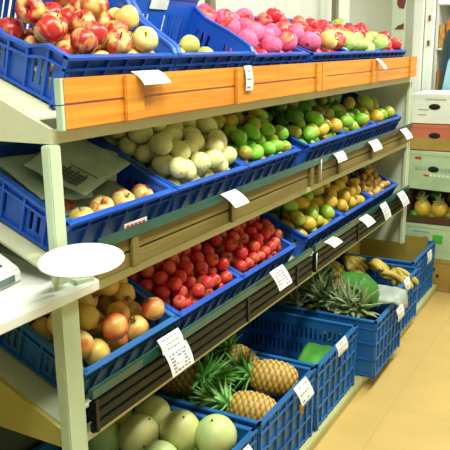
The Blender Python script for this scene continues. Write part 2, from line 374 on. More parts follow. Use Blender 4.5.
def net_proto(name, m, inner, r=.037):
    root = bpy.data.objects.new(name, None); C.objects.link(root)
    bm = bmesh.new(); lathe(bm, [(0, -.85*r), (.5*r, -.78*r), (.85*r, -.4*r), (.97*r, .1*r), (.82*r, .6*r), (.5*r, .83*r), (.2*r, .78*r), (0, .6*r)], 20); obj('fruit_body', bm, inner, root, True)
    bm = bmesh.new(); n = 32; prof = []
    for k in range(17):
        t = -1.35 + k*2.15/16; prof.append((max(.02, math.cos(t))*1.06*r, math.sin(t)*.98*r))
    def f(p, a):
        s = 1 + .045*math.sin(8*a + p.z/r*9)*math.sin(8*a - p.z/r*9); return Vector((p.x*s, p.y*s, p.z))
    lathe(bm, prof, n, f)
    top = prof[-1]
    o = obj('foam_net', bm, m, root, True)
    return root
def pom_proto(name, m, r, calyx=True):
    root = bpy.data.objects.new(name, None); C.objects.link(root)
    def f(p, a):
        s = 1 + .03*math.cos(6*a); return Vector((p.x*s, p.y*s, p.z))
    bm = bmesh.new(); prof = [(0, -.93), (.4, -.86), (.74, -.62), (.95, -.2), (1, .12), (.9, .5), (.66, .78), (.34, .92), (0, .93)]
    lathe(bm, [(a*r, b*r) for a, b in prof], 18, f); obj('fruit_body', bm, m, root, True)
    bm = bmesh.new()
    for k in range(6):
        a = k*PI/3; c, s = math.cos(a), math.sin(a); c1, s1 = math.cos(a+.5), math.sin(a+.5); c2, s2 = math.cos(a-.5), math.sin(a-.5)
        v = [bm.verts.new((r*.2*c1, r*.2*s1, r*.88)), bm.verts.new((r*.2*c2, r*.2*s2, r*.88)), bm.verts.new((r*.36*c, r*.36*s, r*1.24)), bm.verts.new((r*.13*c, r*.13*s, r*.9))]
        bm.faces.new((v[0], v[1], v[2])); bm.faces.new((v[0], v[2], v[3])); bm.faces.new((v[1], v[3], v[2])); bm.faces.new((v[0], v[3], v[1]))
    lathe(bm, [(0, r*.95), (.17*r, r*.95), (.22*r, r*.86)], 10)
    o = obj('calyx', bm, M['calyx'], root)
    return root
def ell_proto(name, m, r, L=1.25, kind='mango'):
    root = bpy.data.objects.new(name, None); C.objects.link(root)
    bm = bmesh.new(); n = 20; prof = []
    for k in range(15):
        t = -PI/2 + PI*k/14; prof.append((math.cos(t)*r*(1 + (.10*math.sin(t) if kind == 'mango' else 0)) if 0 < k < 14 else 0, math.sin(t)*r*L))
    def f(p, a):
        if kind == 'mango': return Vector((p.x + .22*r*math.sin(p.z/(r*L)*1.6)*.8, p.y*.9, p.z))
        if kind == 'pear':
            s = 1 - .32*max(0, p.z/(r*L))**1.3; return Vector((p.x*s, p.y*s, p.z))
        if kind == 'melon':
            s = 1 + .015*math.cos(9*a); return Vector((p.x*s, p.y*s, p.z))
        if kind == 'big':
            s = 1 + .008*math.cos(10*a); return Vector((p.x*s, p.y*s, p.z - .04*r*math.exp(-((p.x**2+p.y**2)/(r*.2)**2))*(1 if p.z > 0 else 0)))
        return p
    lathe(bm, prof, n if kind != 'big' else 36, f); obj('fruit_body', bm, m, root, True)
    if kind != 'plain':
        bm = bmesh.new(); x = .16*r if kind == 'mango' else 0; q = r*L
        tube(bm, [(x, 0, q*.95), (x, 0, q*1.02), (x+.03*r, .02*r, q*(1.10 if kind != 'big' else 1.04))], [.07*r, .05*r, .06*r], 6); obj('stem', bm, M['stem'], root, True)
    return root
P_apple = apple_proto('apple', M['apple'], .0335); P_yel = apple_proto('yellow_apple', M['appleyel'], .034); P_red = apple_proto('red_apple', M['applered'], .036)
P_pink = net_proto('netted_apple', M['net_pink'], M['applered']); P_gnet = net_proto('netted_guava', M['net_green'], M['pear'])
P_pear = ell_proto('pear', M['pear'], .031, 1.15, 'pear')
P_melon = ell_proto('melon', M['melon'], .030, 1.28, 'melon')
P_mango = ell_proto('mango', M['mango'], .027, 1.25); P_mangob = ell_proto('mango', M['mangodk'], .031, 1.25); P_mangoy = ell_proto('mango', M['mangoyel'], .031, 1.22)
P_mangobright = ell_proto('mango', M['mango'], .032, 1.25); P_mangobig = ell_proto('mango', M['mangoyel'], .040, 1.2)
P_orange = pom_proto('yellow_fruit', M['orange'], .030); P_small = ell_proto('small_fruit', M['small'], .020, 1.0, 'plain'); P_plum = ell_proto('plum', M['plum'], .018, 1.05, 'plain')
P_pomy = pom_proto('pomegranate', M['pomyel'], .0355); P_pomr = pom_proto('small_pomegranate', M['pomred'], .0225)
P_water = ell_proto('watermelon', M['watermelon'], .058, 1.06, 'big')
protos = [P_apple, P_yel, P_red, P_pink, P_gnet, P_pear, P_melon, P_mango, P_mangob, P_mangoy, P_mangobright, P_mangobig, P_orange, P_small, P_plum, P_pomy, P_pomr, P_water]

def pack(W, D, r, cap, seed, x0=None, x1=None, y0=None, y1=None, n=300, floor=.006, pre=()):
    rg = random.Random(seed); out = list(pre); npre = len(out); m = .019
    xa = -D+m+r if x0 is None else x0; xb = -m-r if x1 is None else x1; ya = m+r if y0 is None else y0; yb = W-m-r if y1 is None else y1
    fails = 0
    while len(out)-npre < n and fails < 14:
        best = None
        for k in range(150):
            x = rg.uniform(xa, xb); y = rg.uniform(ya, yb); z = floor + r
            for (px, py, pz, pr) in out:
                d2 = (px-x)**2 + (py-y)**2; s = (r+pr)*.965
                if d2 < s*s: z = max(z, pz + math.sqrt(s*s-d2))
            if z + r*.4 <= cap(x, y) and (best is None or z - .45*x + .12*y < best[2] - .45*best[0] + .12*best[1]): best = (x, y, z, r)
        if best is None: fails += 1
        else: out.append(best)
    return out[npre:]
def place(key, pts, choose, up=False, seed=1):
    mw, W, D, H = S[key]; rg = random.Random(seed)
    fl = min(p[2]-p[3] for p in pts)
    if fl > .012 and key in CR and len(pts) > 20: bbox('paper_padding', -D+.03, -.03, .03, W-.03, .0055, fl-.0005, M['news'], CR[key], 0)
    for p in pts:
        x, y, z = p[:3]
        c = choose(x, y, z, rg)
        if c is None: continue
        proto, label, cat, group = c
        if proto in (P_apple, P_yel, P_red, P_pink, P_gnet): rot = Euler((rg.gauss(0, .55), rg.gauss(.35, .5), rg.uniform(0, 6.3)), 'XYZ')
        elif proto in (P_pomy, P_pomr, P_orange): rot = Euler((rg.gauss(0, .9), rg.gauss(.7, .7), rg.uniform(0, 6.3)), 'XYZ')
        else: rot = Euler((rg.uniform(1.2, 1.9), rg.uniform(-.3, .3), rg.uniform(0, 6.3)), 'XYZ')
        sc = rg.uniform(.93, 1.03)
        dup(proto, mw @ T(x, y, z) @ rot.to_matrix().to_4x4() @ Matrix.Diagonal((sc, sc, sc, 1)), label, group, cat)
def one(proto, label, cat, group): return lambda x, y, z, rg: (proto, label, cat, group)

# top shelf
pts = pack(.425, .30, .0345, lambda x, y: .168 + .04*min(1, -x/.2) - .02*max(0, (y-.30)/.1), 3, floor=.048)
place('A1', pts, lambda x, y, z, rg: (P_yel, 'yellow apple on the right side of the near apple crate, top shelf', 'apple', 'yellow apples in the near top crate') if y > .315 and x > -.19 else (P_apple, 'red and yellow apple heaped in the nearest top shelf crate', 'apple', 'red and yellow apples in the near top crate'), seed=2)
pp = pack(.44, .27, .031, lambda x, y: .155, 5, y0=.05, y1=.24, x0=-.15, n=15) + pack(.44, .27, .033, lambda x, y: .06, 6, y0=.33, n=1)
place('A2', pp, one(P_pear, 'yellow green pear lying in the half empty top shelf crate', 'pear', 'pears in the half empty crate'), seed=5)
pts = pack(.44, .36, .038, lambda x, y: .165, 8, floor=.04)
place('A3', pts, lambda x, y, z, rg: (P_gnet, 'pale green netted fruit among the pink netted apples', 'fruit', 'pale netted fruit in the pink crate') if x < -.24 and y > .2 and rg.random() < .6 else (P_pink, 'apple in bright pink foam net, top shelf crate of pink fruit', 'apple', 'pink netted apples'), seed=9)
big = (-.066, .265, .145, .04)
pts = pack(.43, .36, .036, lambda x, y: .155 + .02*min(1, -x/.2), 11, floor=.04, pre=[big])
dup(P_apple, S['A4'][0] @ T(*big[:3]) @ RY(1.1) @ Matrix.Diagonal((1.2, 1.2, 1.2, 1)), 'large pale pink-yellow apple facing out, front of its top shelf crate', None, 'apple')
place('A4', pts, lambda x, y, z, rg: (P_pink, 'pink netted apple at the edge of the red apple crate', 'apple', 'pink netted apples beside the big pale apple') if y < .15 and x > -.2 else (P_red, 'red apple in the top shelf crate behind the big pale apple', 'apple', 'red apples behind the big pale apple'), seed=12)
pts = pack(.43, .36, .036, lambda x, y: .155 + .01*min(1, -x/.2), 13, floor=.035)
place('A5', pts, lambda x, y, z, rg: (P_gnet, 'pale green netted fruit at the front of its top shelf crate', 'fruit', 'pale green netted fruit') if x > -.15 else (P_red, 'red apple behind the pale green netted fruit', 'apple', 'red apples behind netted fruit'), seed=14)
pts = pack(.43, .36, .036, lambda x, y: .148, 15, floor=.035)
place('A6', pts, lambda x, y, z, rg: (P_gnet, 'pale netted fruit among red apples, far end of top shelf', 'fruit', 'netted fruit at the far end') if (x > -.15 and y < .2) or rg.random() < .06 else (P_red, 'red apple in the far end crate of the top shelf', 'apple', 'red apples at the far end'), seed=16)
# middle shelf
B1a = [(-.070, .205, .062), (-.068, .285, .066), (-.07, .375, .064), (-.135, .13, .045), (-.066, .130, .05)]
lb = ['red apple in the middle of the newspaper crate', 'red-striped apple beside the newspapers, second from right', 'red and yellow apple at the right end of the newspaper crate', 'apple half under the newspapers', 'yellowish apple at the left beside the newspapers']
for i, (p, l) in enumerate(zip(B1a, lb)):
    dup(P_apple if i < 4 else P_yel, S['B1'][0] @ T(*p) @ RZ(i*1.3) @ RX(.4), l, None, 'apple')
pts = pack(.42, .36, .031, lambda x, y: .14 + .10*min(1, -x/.25), 21, floor=.035)
place('B2', pts, one(P_melon, 'small pale yellow melon heaped in its middle shelf crate', 'melon', 'pale melons'), seed=22)
pts = pack(.425, .36, .029, lambda x, y: .135 + .085*min(1, -x/.25), 23, floor=.042)
place('B3', pts, lambda x, y, z, rg: (P_mangoy, 'yellow-red mango among the small green mangoes', 'mango', 'reddish mangoes near the melons') if rg.random() < .16 and x < -.12 else (P_mango, 'small green mango in the crate beside the pale melons', 'mango', 'small green mangoes beside the melons'), seed=24)
pts = pack(.43, .36, .033, lambda x, y: .145 + .08*min(1, -x/.25), 25, floor=.04)
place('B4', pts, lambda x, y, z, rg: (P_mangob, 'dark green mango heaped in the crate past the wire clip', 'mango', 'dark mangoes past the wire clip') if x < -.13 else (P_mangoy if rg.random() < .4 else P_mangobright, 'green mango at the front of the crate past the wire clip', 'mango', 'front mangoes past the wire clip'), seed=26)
pts = pack(.43, .36, .034, lambda x, y: .145 + .07*min(1, -x/.25) - .03*(y > .3), 27, floor=.04)
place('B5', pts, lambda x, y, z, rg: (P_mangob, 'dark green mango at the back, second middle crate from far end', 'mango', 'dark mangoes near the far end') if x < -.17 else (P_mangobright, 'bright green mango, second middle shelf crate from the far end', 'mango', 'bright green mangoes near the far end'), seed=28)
pts = pack(.43, .36, .041, lambda x, y: .12 + .09*min(1, -x/.25), 29, n=22)
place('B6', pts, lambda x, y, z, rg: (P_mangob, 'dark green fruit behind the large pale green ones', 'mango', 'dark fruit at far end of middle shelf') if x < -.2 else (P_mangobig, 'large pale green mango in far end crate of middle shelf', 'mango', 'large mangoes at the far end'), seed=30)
# lowest tilted shelf
pts = pack(.41, .36, .037, lambda x, y: .148 + .07*min(1, -x/.25), 31, floor=.042)
place('C1', pts, one(P_pomy, 'yellow pomegranate with red blush in the nearest low crate', 'pomegranate', 'yellow pomegranates'), seed=32)
for k, (sd, lab_, grp) in (('C2', (33, 'small red pomegranate in the crate beside the yellow ones', 'small red pomegranates, nearer crate')), ('C3', (35, 'small red pomegranate in the farther of two red crates', 'small red pomegranates, farther crate'))):
    pts = pack(S[k][1], .36, .0235, lambda x, y: .125 + .085*min(1, -x/.25), sd, floor=.045, n=170)
    pts = [p for p in pts if p[2] > .06]
    place(k, pts, one(P_pomr, lab_, 'pomegranate', grp), seed=sd+1)
pts = pack(.43, .36, .033, lambda x, y: .145 + .07*min(1, -x/.25), 37, floor=.04)
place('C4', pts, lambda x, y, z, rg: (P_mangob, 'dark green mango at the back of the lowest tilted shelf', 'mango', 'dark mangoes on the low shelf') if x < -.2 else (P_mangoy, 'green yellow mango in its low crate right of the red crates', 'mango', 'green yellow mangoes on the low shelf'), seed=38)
pts = pack(.43, .36, .031, lambda x, y: .13 + .065*min(1, -x/.25), 39)
place('C5', pts, lambda x, y, z, rg: (P_plum, 'dark plum behind the yellow fruit', 'plum', 'dark plums behind the yellow fruit') if x < -.19 else (P_orange, 'round yellow fruit in the low crate beyond the mangoes', 'fruit', 'yellow fruit on the low shelf'), seed=40)
pts = pack(.42, .36, .021, lambda x, y: .10 + .06*min(1, -x/.25), 41, floor=.03)
place('C6', pts, lambda x, y, z, rg: (P_plum, 'dark plum at the back of the far low crate', 'plum', 'dark plums at the far end') if x < -.16 and y < .3 else (P_mango, 'green fruit at the back of the far low crate', 'fruit', 'green fruit at far end of low shelf') if x < -.19 else (P_small, 'small brown yellow fruit in the far end low crate', 'fruit', 'small brown yellow fruit'), seed=42)

# watermelons in the nearest deep crate (local: x depth, y along the rack)
WM = [(-.100, .350, .272, 'pale green watermelon at the right, beside the price tag'), (-.216, .322, .272, 'pale green watermelon in the middle with a brown stem scar'), (-.325, .250, .262, 'pale green watermelon at left of the front three'),
      (-.355, .368, .268, 'round green watermelon behind the two front ones, under the shelf lip'), (-.43, .20, .25, 'dark olive watermelon deepest in the shade, far left'), (-.21, .20, .235, 'pale green watermelon at the near side of the heap'), (-.46, .31, .25, 'watermelon at the very back of the heap')]
for i, (x, y, z, l) in enumerate(WM):
    dup(P_water, S['D1'][0] @ T(x, y, z) @ RZ(i) @ RX(.35 + .1*i) @ Matrix.Scale(1.13 if i < 3 else 1.05, 4), l, None, 'watermelon')
for p in pack(.44, .55, .057, lambda x, y: .20, 77): dup(P_water, S['D1'][0] @ T(*p[:3]) @ RX(1+p[0]*9), 'pale green watermelon in the lower layers of its crate', 'lower watermelons in the crate', 'watermelon')

# pineapples
def pineapple(mw, label, s=1, seed=0, long_=1, pale=False):
    root = thing('pineapple', label, 'pineapple', mw)
    rg = random.Random(seed); bm = bmesh.new(); col = bm.verts.layers.float_color.new('eye'); n = 48; rings = []
    R0, Ln = .058*s, .085*s*long_; K = 44
    for k in range(K+1):
        t = -PI/2 + PI*k/K; z = math.sin(t)*Ln; r = R0*max(.001, math.cos(t))**.6
        ring = []
        for i in range(n):
            a = 2*PI*i/n; u = a*8/(2*PI); v = z/(Ln)*4.2
            e = abs(math.sin(PI*(u+v)))*abs(math.sin(PI*(u-v)))
            rr = r*(1 + .10*e); q = bm.verts.new((rr*math.cos(a), rr*math.sin(a), z)); q[col] = (e, e, e, 1); ring.append(q)
        rings.append(ring)
    for A, B in zip(rings, rings[1:]):
        for i in range(n): bm.faces.new((A[i], A[(i+1) % n], B[(i+1) % n], B[i]))
    bm.faces.new(rings[0]); bm.faces.new(rings[-1][::-1])
    obj('fruit_body', bm, M['pine'], root, True)
    crown(root, Ln*.93, s, rg, M['leafpale' if pale else 'leaf'])
    return root
def crown(root, z0, s, rg, m, n=44, L=.10):
    bm = bmesh.new()
    for k in range(n):
        f = k/(n-1); a = k*2.4; tilt = 1.25 - 1.15*f + rg.uniform(-.1, .1); l = s*L*(.75 + .5*f)*rg.uniform(.85, 1.1); wd = s*.019*(1.2-.5*f)
        d = Vector((math.cos(a), math.sin(a), 0)); sd = Vector((-math.sin(a), math.cos(a), 0)); p = Vector((0, 0, z0 + f*.03*s)) + d*.012*s*(1-f)
        pr = None
        for j in range(6):
            t = j/5; w_ = wd*(1-t)**.8 + .0006; ang = tilt + .55*t*(1 if f < .8 else .3)
            cc = p + sd*0; up = (d*math.cos(ang) + Vector((0, 0, -math.sin(ang)))).normalized()
            L_, R2, mid = bm.verts.new(cc - sd*w_ + up*.25*w_), bm.verts.new(cc + sd*w_ + up*.25*w_), bm.verts.new(cc - up*.3*w_ - up*.001)
            if pr: bm.faces.new((pr[0], pr[2], mid, L_)); bm.faces.new((pr[2], pr[1], R2, mid)); bm.faces.new((pr[1], pr[0], L_, R2))
            pr = (L_, R2, mid)
            p = p + (d*math.sin(ang) + Vector((0, 0, math.cos(ang))))*l/5
    obj('leaf_crown', bm, m, root, True)
def lay(x, y, z, az, el=0.0): # long axis (crown end) pointing to azimuth az, raised by el
    return T(x, y, z) @ RZ(az) @ RY(PI/2-el)
PN = [(.035, 1.925, .30, 3.5, 0.2, 'pineapple lying at the front corner of its crate', 1.0, 1.0), (.015, 2.13, .325, 3.55, .15, 'plump pineapple lying against the far side of its crate', 1.05, 1.0),
      (-.13, 2.17, .33, 3.3, .75, 'pineapple with bright green upright crown at the back', .95, 1), (-.28, 1.95, .34, .1, .2, 'dark brown pineapple in the shade under the shelf lip', 1.1, 1),
      (-.10, 1.90, .235, 3.9, .1, 'pineapple mostly hidden under the leafy crowns', .9, 1), (-.12, 2.03, .21, 3.3, 0, 'pineapple at the bottom of the pile, only a golden patch showing', 1, 1)]
for i, (x, y, z, az, el, l, s, lg) in enumerate(PN): pineapple(lay(x, y, z, az, el), l, s, i+50, lg)

# newspapers in the near middle crate
def sheet(name, label, cat, pts, nu, nv, m, thick=.002, wob=.004, seed=0, parent=None, sub=1):
    # pts: 4 corners bilinear, with noise relief; closed solid of small thickness
    bm = bmesh.new(); P = [Vector(p) for p in pts]; top = []; bot = []
    nrm = (P[1]-P[0]).cross(P[3]-P[0]).normalized()
    for i in range(nu+1):
        a, b = [], []
        for j in range(nv+1):
            u, v = i/nu, j/nv
            q = P[0]*(1-u)*(1-v) + P[1]*u*(1-v) + P[2]*u*v + P[3]*(1-u)*v
            q = q + nrm*wob*(noise.noise(Vector((u*4, v*4, seed)))*2)
            a.append(bm.verts.new(q)); b.append(bm.verts.new(q - nrm*thick))
        top.append(a); bot.append(b)
    for i in range(nu):
        for j in range(nv):
            bm.faces.new((top[i][j], top[i+1][j], top[i+1][j+1], top[i][j+1])); bm.faces.new((bot[i][j], bot[i][j+1], bot[i+1][j+1], bot[i+1][j]))
    for i in range(nu):
        bm.faces.new((top[i][0], bot[i][0], bot[i+1][0], top[i+1][0])); bm.faces.new((top[i][nv], top[i+1][nv], bot[i+1][nv], bot[i][nv]))
    for j in range(nv):
        bm.faces.new((top[0][j], top[0][j+1], bot[0][j+1], bot[0][j])); bm.faces.new((top[nu][j], bot[nu][j], bot[nu][j+1], top[nu][j+1]))
    o = obj(name, bm, m, parent, True)
    if label: tag(o, label, cat)
    return o
mwB = S['B1'][0]
def loc(mw, pts): return [mw @ Vector(p) for p in pts]
NS = [([(-.20, .04, .150), (-.30, .30, .160), (-.14, .385, .125), (-.085, .14, .105)], 'top newspaper sheet with dark print beside the apples'),
      ([(-.12, .03, .100), (-.28, .02, .130), (-.26, .26, .125), (-.10, .20, .080)], 'plain grey newspaper lying at the left end of its crate'),
      ([(-.22, .15, .135), (-.31, .30, .145), (-.20, .40, .125), (-.12, .31, .095)], 'newspaper sheet poking out at right beneath the printed one'),
      ([(-.09, .035, .055), (-.32, .04, .075), (-.32, .37, .075), (-.11, .37, .055)], 'lowest folded newspaper lining the crate')]
for i, (q, l) in enumerate(NS):
    o = sheet('newspaper', l, 'newspaper', loc(mwB, q), 10, 10, M['news'], .004, .004, i)
    if i == 0:
        bm = bmesh.new(); Q = [Vector(p) for p in loc(mwB, q)]; nr = (Q[1]-Q[0]).cross(Q[3]-Q[0]).normalized()
        if nr.z < 0: nr = -nr
        def bi(u, v): return Q[0]*(1-u)*(1-v) + Q[1]*u*(1-v) + Q[2]*u*v + Q[3]*(1-u)*v + nr*.0075
        def bar(u0, u1, v0, v1): bm.faces.new([bm.verts.new(bi(a, b)) for a, b in ((u0, v0), (u1, v0), (u1, v1), (u0, v1))])
        for k in range(6): bar(.06, .28 + .05*(k % 2), .40+k*.07, .43+k*.07)
        for k in range(4): bar(.06 + k*.06, .095 + k*.06, .42, .80)
        bar(.36, .38, .45, .9)
        for f in bm.faces[:]: pass
        ob = obj('printed_pattern', bm, M['newsink'], o); ob['label'] = 'dark printed picture'

# bananas
def bananas(mw, label, n, seed, s=1):
    root = thing('banana_bunch', label, 'bananas', mw, None); rg = random.Random(seed)
    for k in range(n):
        a = (k-(n-1)/2)*.27; bm = bmesh.new(); pts = []; rad = []
        row = k % 2
        for j in range(9):
            t = j/8; ang = -.3 + 1.25*t
            p = Vector((.11*s*math.sin(ang)+.02*row, 0, .10*s*(math.cos(ang)-1)+.035 - .022*row)); p.x += .015
            p = Matrix.Rotation(a, 3, 'Z') @ p; p.y += a*.018
            pts.append(p); rad.append(s*(.006 if j in (0, 8) else .0155 - .003*abs(t-.5)*2))
        rad[0] = .006*s; rad[1] = .010*s
        tube(bm, pts, rad, 7); obj('banana', bm, M['banana'], root, True)
    bm = bmesh.new(); tube(bm, [(-.03, 0, .045), (0, 0, .035), (.012, 0, .03)], [.008, .013, .012], 7); obj('bunch_stalk', bm, M['stem'], root, True)
    return root
BN = [(-.06, 3.50, .345, .3, 'banana bunch spread at the front of its crate', 7), (-.20, 3.48, .36, -.2, 'upright yellow banana bunch on top of the heap', 6), (.03, 3.42, .325, .9, 'banana bunch beside the white price card', 6),
      (-.27, 3.36, .355, 0, 'yellow banana bunch farthest back under the shelf lip', 5), (-.12, 3.35, .32, .5, 'brownish banana bunch next to the leafy crate', 6), (.06, 3.53, .315, -.5, 'banana bunch against the far side of its crate', 6), (-.18, 3.58, .325, 1.2, 'curved banana bunch at the back right of its crate', 6)]
for i, (x, y, z, a, l, n) in enumerate(BN): bananas(T(x, y, z) @ RZ(a) @ RY(.15), l, n, i)
for i, (x, y, z) in enumerate([(-.18, 3.46, .22), (0, 3.45, .20), (-.08, 3.38, .13)]): bananas(T(x, y, z) @ RZ(.4*i), 'banana bunch buried low in the banana crate, hardly visible', 6, i+9).__setitem__('group', 'bananas buried in the crate')

# leafy tops, green sheet, pink paper and white bag in the overhanging crate
for i, (x, y, z, az, el) in enumerate([(-.22, 2.90, .30, 2.8, .9), (-.13, 2.93, .31, .2, 1.0), (-.08, 3.03, .31, 1.0, .9), (-.25, 3.04, .31, 2.2, 1.1), (-.03, 2.93, .32, 5.4, 1.1), (-.16, 2.98, .335, 4.1, 1.3), (.03, 2.92, .32, 4.9, 1.2), (-.28, 2.92, .31, 3.6, 1.2), (-.30, 2.98, .33, 2.6, .9), (-.10, 2.91, .335, 5.9, 1.2), (-.20, 3.10, .34, 1.5, .9), (.07, 2.93, .315, 5.5, 1.1)]):
    r_ = thing('leafy_top', 'dry pale green spiky leaf top in the heap of leaves', 'leaves', lay(x, y, z, az, el), 'spiky leaf tops')
    crown(r_, 0, 1.1, random.Random(i+90), M['leafpale'], 26, .11)
    bm = bmesh.new(); lathe(bm, [(0, -.03), (.014, -.028), (.016, 0), (.012, .03), (0, .035)], 10); obj('leaf_stump', bm, M['stem'], r_, True)
bm = bmesh.new(); g = []
for i in range(13):
    u = i/12; row = []
    for j in range(9):
        v = j/8-.5; wdt = .075*math.sin(PI*(.08+.86*u))**.7
        row.append(bm.verts.new((.22*u - .1, v*2*wdt, .055*math.sin(PI*u) - .5*wdt*abs(v)*1.2 + .004*math.sin(20*u))))
    g.append(row)
for i in range(12):
    for j in range(8): bm.faces.new((g[i][j], g[i+1][j], g[i+1][j+1], g[i][j+1]))
bmesh.ops.solidify(bm, geom=bm.faces[:], thickness=.002)
o = obj('green_leaf', bm, M['bigleaf'], None, True); o.matrix_world = T(.055, 2.985, .415) @ RZ(.15) @ RY(.6) @ RX(.25)
tag(o, 'broad bright green leaf lying over the heap of leaves', 'leaf')
sheet('pink_paper', 'crumpled pinkish paper beside the broad green leaf', 'paper', [(-.05, 2.90, .415), (.01, 2.93, .405), (.0, 3.0, .43), (-.07, 2.98, .44)], 8, 8, M['pinkcloth'], .002, .012, 4)
sheet('green_sheet', 'bright green sheet lying inside the nearly empty crate', 'sheet', [(.085, 2.32, .16), (.085, 2.68, .235), (-.08, 2.69, .23), (-.08, 2.32, .13)], 12, 10, M['bigleaf'], .003, .006, 9)
# white plastic bag draped over the front rim
bm = bmesh.new(); g = []
prof = [(.0, .30), (.03, .33), (.055, .35), (.08, .36), (.12, .366), (.17, .372), (.213, .368), (.225, .345), (.228, .31), (.23, .285)]
for i, (x, z) in enumerate(prof):
    row = []
    for j in range(13):
        v = j/12; k = 1 - .25*(i > 6)*abs(v-.5)*2 - (.0 if i < 4 else 0)
        y = 3.075 + (v-.5)*.23*k + .03*(i/9)
        row.append(bm.verts.new((x, y + .006*math.sin(i*2+j), z + (.010*math.sin(v*19 + i*.9) + .02*noise.noise(Vector((x*14, v*5, 2)))) * (1 if 1 < i < 6 else .35))))
    g.append(row)
for i in range(len(prof)-1):
    for j in range(12): bm.faces.new((g[i][j], g[i+1][j], g[i+1][j+1], g[i][j+1]))
bmesh.ops.solidify(bm, geom=bm.faces[:], thickness=.003)
tag(obj('plastic_bag', bm, M['bag'], None, True), 'crumpled white plastic bag hanging over the rim of the leafy crate', 'bag')
# filling under leaves: old leaves
for i, (x, y, z) in enumerate([(-.12, 2.9, .20), (.0, 3.05, .20), (-.2, 3.05, .2), (.07, 2.93, .22)]):
    pineapple(lay(x, y, z, 1.0+i, .2), 'pineapple buried beneath the leaf heap, crown leaves poking up', .9, i+70, 1, True).__setitem__('group', 'pineapples beneath the leaves')
# cardboard liner box in far crate
bm = bmesh.new(); mw6, W6, D6, H6 = S['D6']; x1 = .13-.034; x0 = .13-D6+.034; y0 = 3.69+.034; y1 = 3.69+W6-.034
for a in ((x0, x0+.004, y0, y1, .064, .345), (x1-.004, x1, y0, y1, .064, .30), (x0+.005, x1-.005, y0, y0+.004, .064, .335), (x0+.005, x1-.005, y1-.004, y1, .064, .375), (x0+.005, x1-.005, y0+.005, y1-.005, .064, .068)): box(bm, *a)
tag(obj('cardboard_liner', bm, M['cardolive'], None), 'olive brown cardboard liner standing inside the far blue crate', 'cardboard')

# ---------------------------------------------------------------- price tags
def price(name, p0, wd, drop, label, style=0):
    x, y, z = p0; dx, dz = drop; th = .0012
    root = thing(name, label, 'price card', T(x, y, z)); n = Vector((-dz, 0, dx)).normalized()
    def cardp(u, v, off): return Vector((dx*v, wd*u, dz*v)) + n*(off + .004*math.sin(PI*v))
    bm = bmesh.new(); K = 6
    for k in range(K):
        a, b = k/K, (k+1)/K
        hexa(bm, [cardp(0, a, 0), cardp(1, a, 0), cardp(1, b, 0), cardp(0, b, 0), cardp(0, a, th), cardp(1, a, th), cardp(1, b, th), cardp(0, b, th)])
    obj('card', bm, M['paper'], root)
    bm = bmesh.new(); rg = random.Random(int(abs(y)*1000))
    rows = 3 if style == 0 else 6
    for r in range(rows):
        v = .18 + .66*r/(rows-1); u = .12
        while u < .8:
            L = rg.uniform(.05, .16)
            if rg.random() < .8:
                q = [cardp(a, b, th+.0006) for a, b in ((u, v), (u+L, v), (u+L, v+.065), (u, v+.065))]; bm.faces.new([bm.verts.new(p) for p in q])
            u += L + .05
    obj('printed_marks', bm, M['ink'], root)
    return root
TG = [((.028, 1.328, 1.452), .109, (.038, -.030), 'white price card lying over the wooden board below the near apples', 0),
 ((.042, 1.86, 1.451), .045, (.006, -.072), 'folded white price card hanging down the orange board mid-shelf', 0),
 ((.040, 3.130, 1.447), .05, (.042, -.045), 'white price card on the wooden board near the far red apples', 0),
 ((.034, 1.723, 1.090), .088, (.050, -.036), 'white price card with dark writing below the pale melons', 0),
 ((.034, 2.643, 1.084), .105, (.022, -.036), 'small white price card below the dark green mangoes', 0),
 ((.034, 3.086, 1.079), .13, (.030, -.044), 'white price card below the bright green mangoes', 0),
 ((.034, 3.61, 1.079), .116, (.040, -.050), 'white price card at the far end of the middle shelf', 0),
 ((.032, 1.381, .765), .100, (.018, -.038), 'small upper price card, overlapping the larger yellow-green one', 0),
 ((.050, 1.385, .730), .105, (.026, -.062), 'large printed price card below the yellow pomegranates', 1),
 ((.032, 2.055, .755), .106, (.040, -.062), 'price card with printed rows below the farther red pomegranates', 1),
 ((.032, 2.564, .735), .101, (.045, -.018), 'white price card lying nearly flat below the green yellow mangoes', 0),
 ((.032, 2.994, .737), .115, (.046, -.034), 'white price card below the round yellow fruit', 0),
 ((.032, 3.310, .739), .101, (.034, -.074), 'tall white price card between the last two low crates', 1),
 ((.032, 3.615, .739), .117, (.041, -.068), 'tall white price card at the far end of the lowest tilted shelf', 1),
 ((.148, 1.60, .340), .069, (.020, -.030), 'white price card on the rim of the watermelon crate', 0),
 ((.150, 2.00, .372), .106, (.034, -.058), 'white price card on the rim of the pineapple crate', 0),
 ((.152, 2.40, .375), .108, (.014, -.048), 'white price card standing on the rim of the nearly empty crate', 0),
 ((.236, 2.95, .345), .10, (.012, -.055), 'white price card in front of the plastic bag', 0),
 ((.186, 3.25, .385), .095, (.012, -.062), 'white price card on the rim of the banana crate', 0),
 ((.150, 3.88, .355), .10, (.004, -.066), 'pale price card on the cardboard lined crate', 0)]
for p0, wd, dr, l, st in TG: price('price_card', p0, wd, dr, l, st)
# torn brown paper under the pineapple tag; sticker on the newspaper crate
bm = bmesh.new(); prism(bm, [(2.05, .285), (2.10, .29), (2.085, .235), (2.06, .245)], .151, .153, 0); tag(obj('brown_paper_scrap', bm, M['cardboard']), 'torn brown paper scrap below the pineapple price card', 'paper')
bm = bmesh.new(); box(bm, .0095, .011, 1.298, 1.39, 1.074, 1.094); o = tag(obj('crate_sticker', bm, M['paper']), 'white and red sticker on the rim of the newspaper crate', 'sticker')
bm = bmesh.new()
for k in range(5): box(bm, .0112, .0122, 1.305+k*.016, 1.316+k*.016, 1.079, 1.089)
obj('red_print', bm, M['redink'], o)

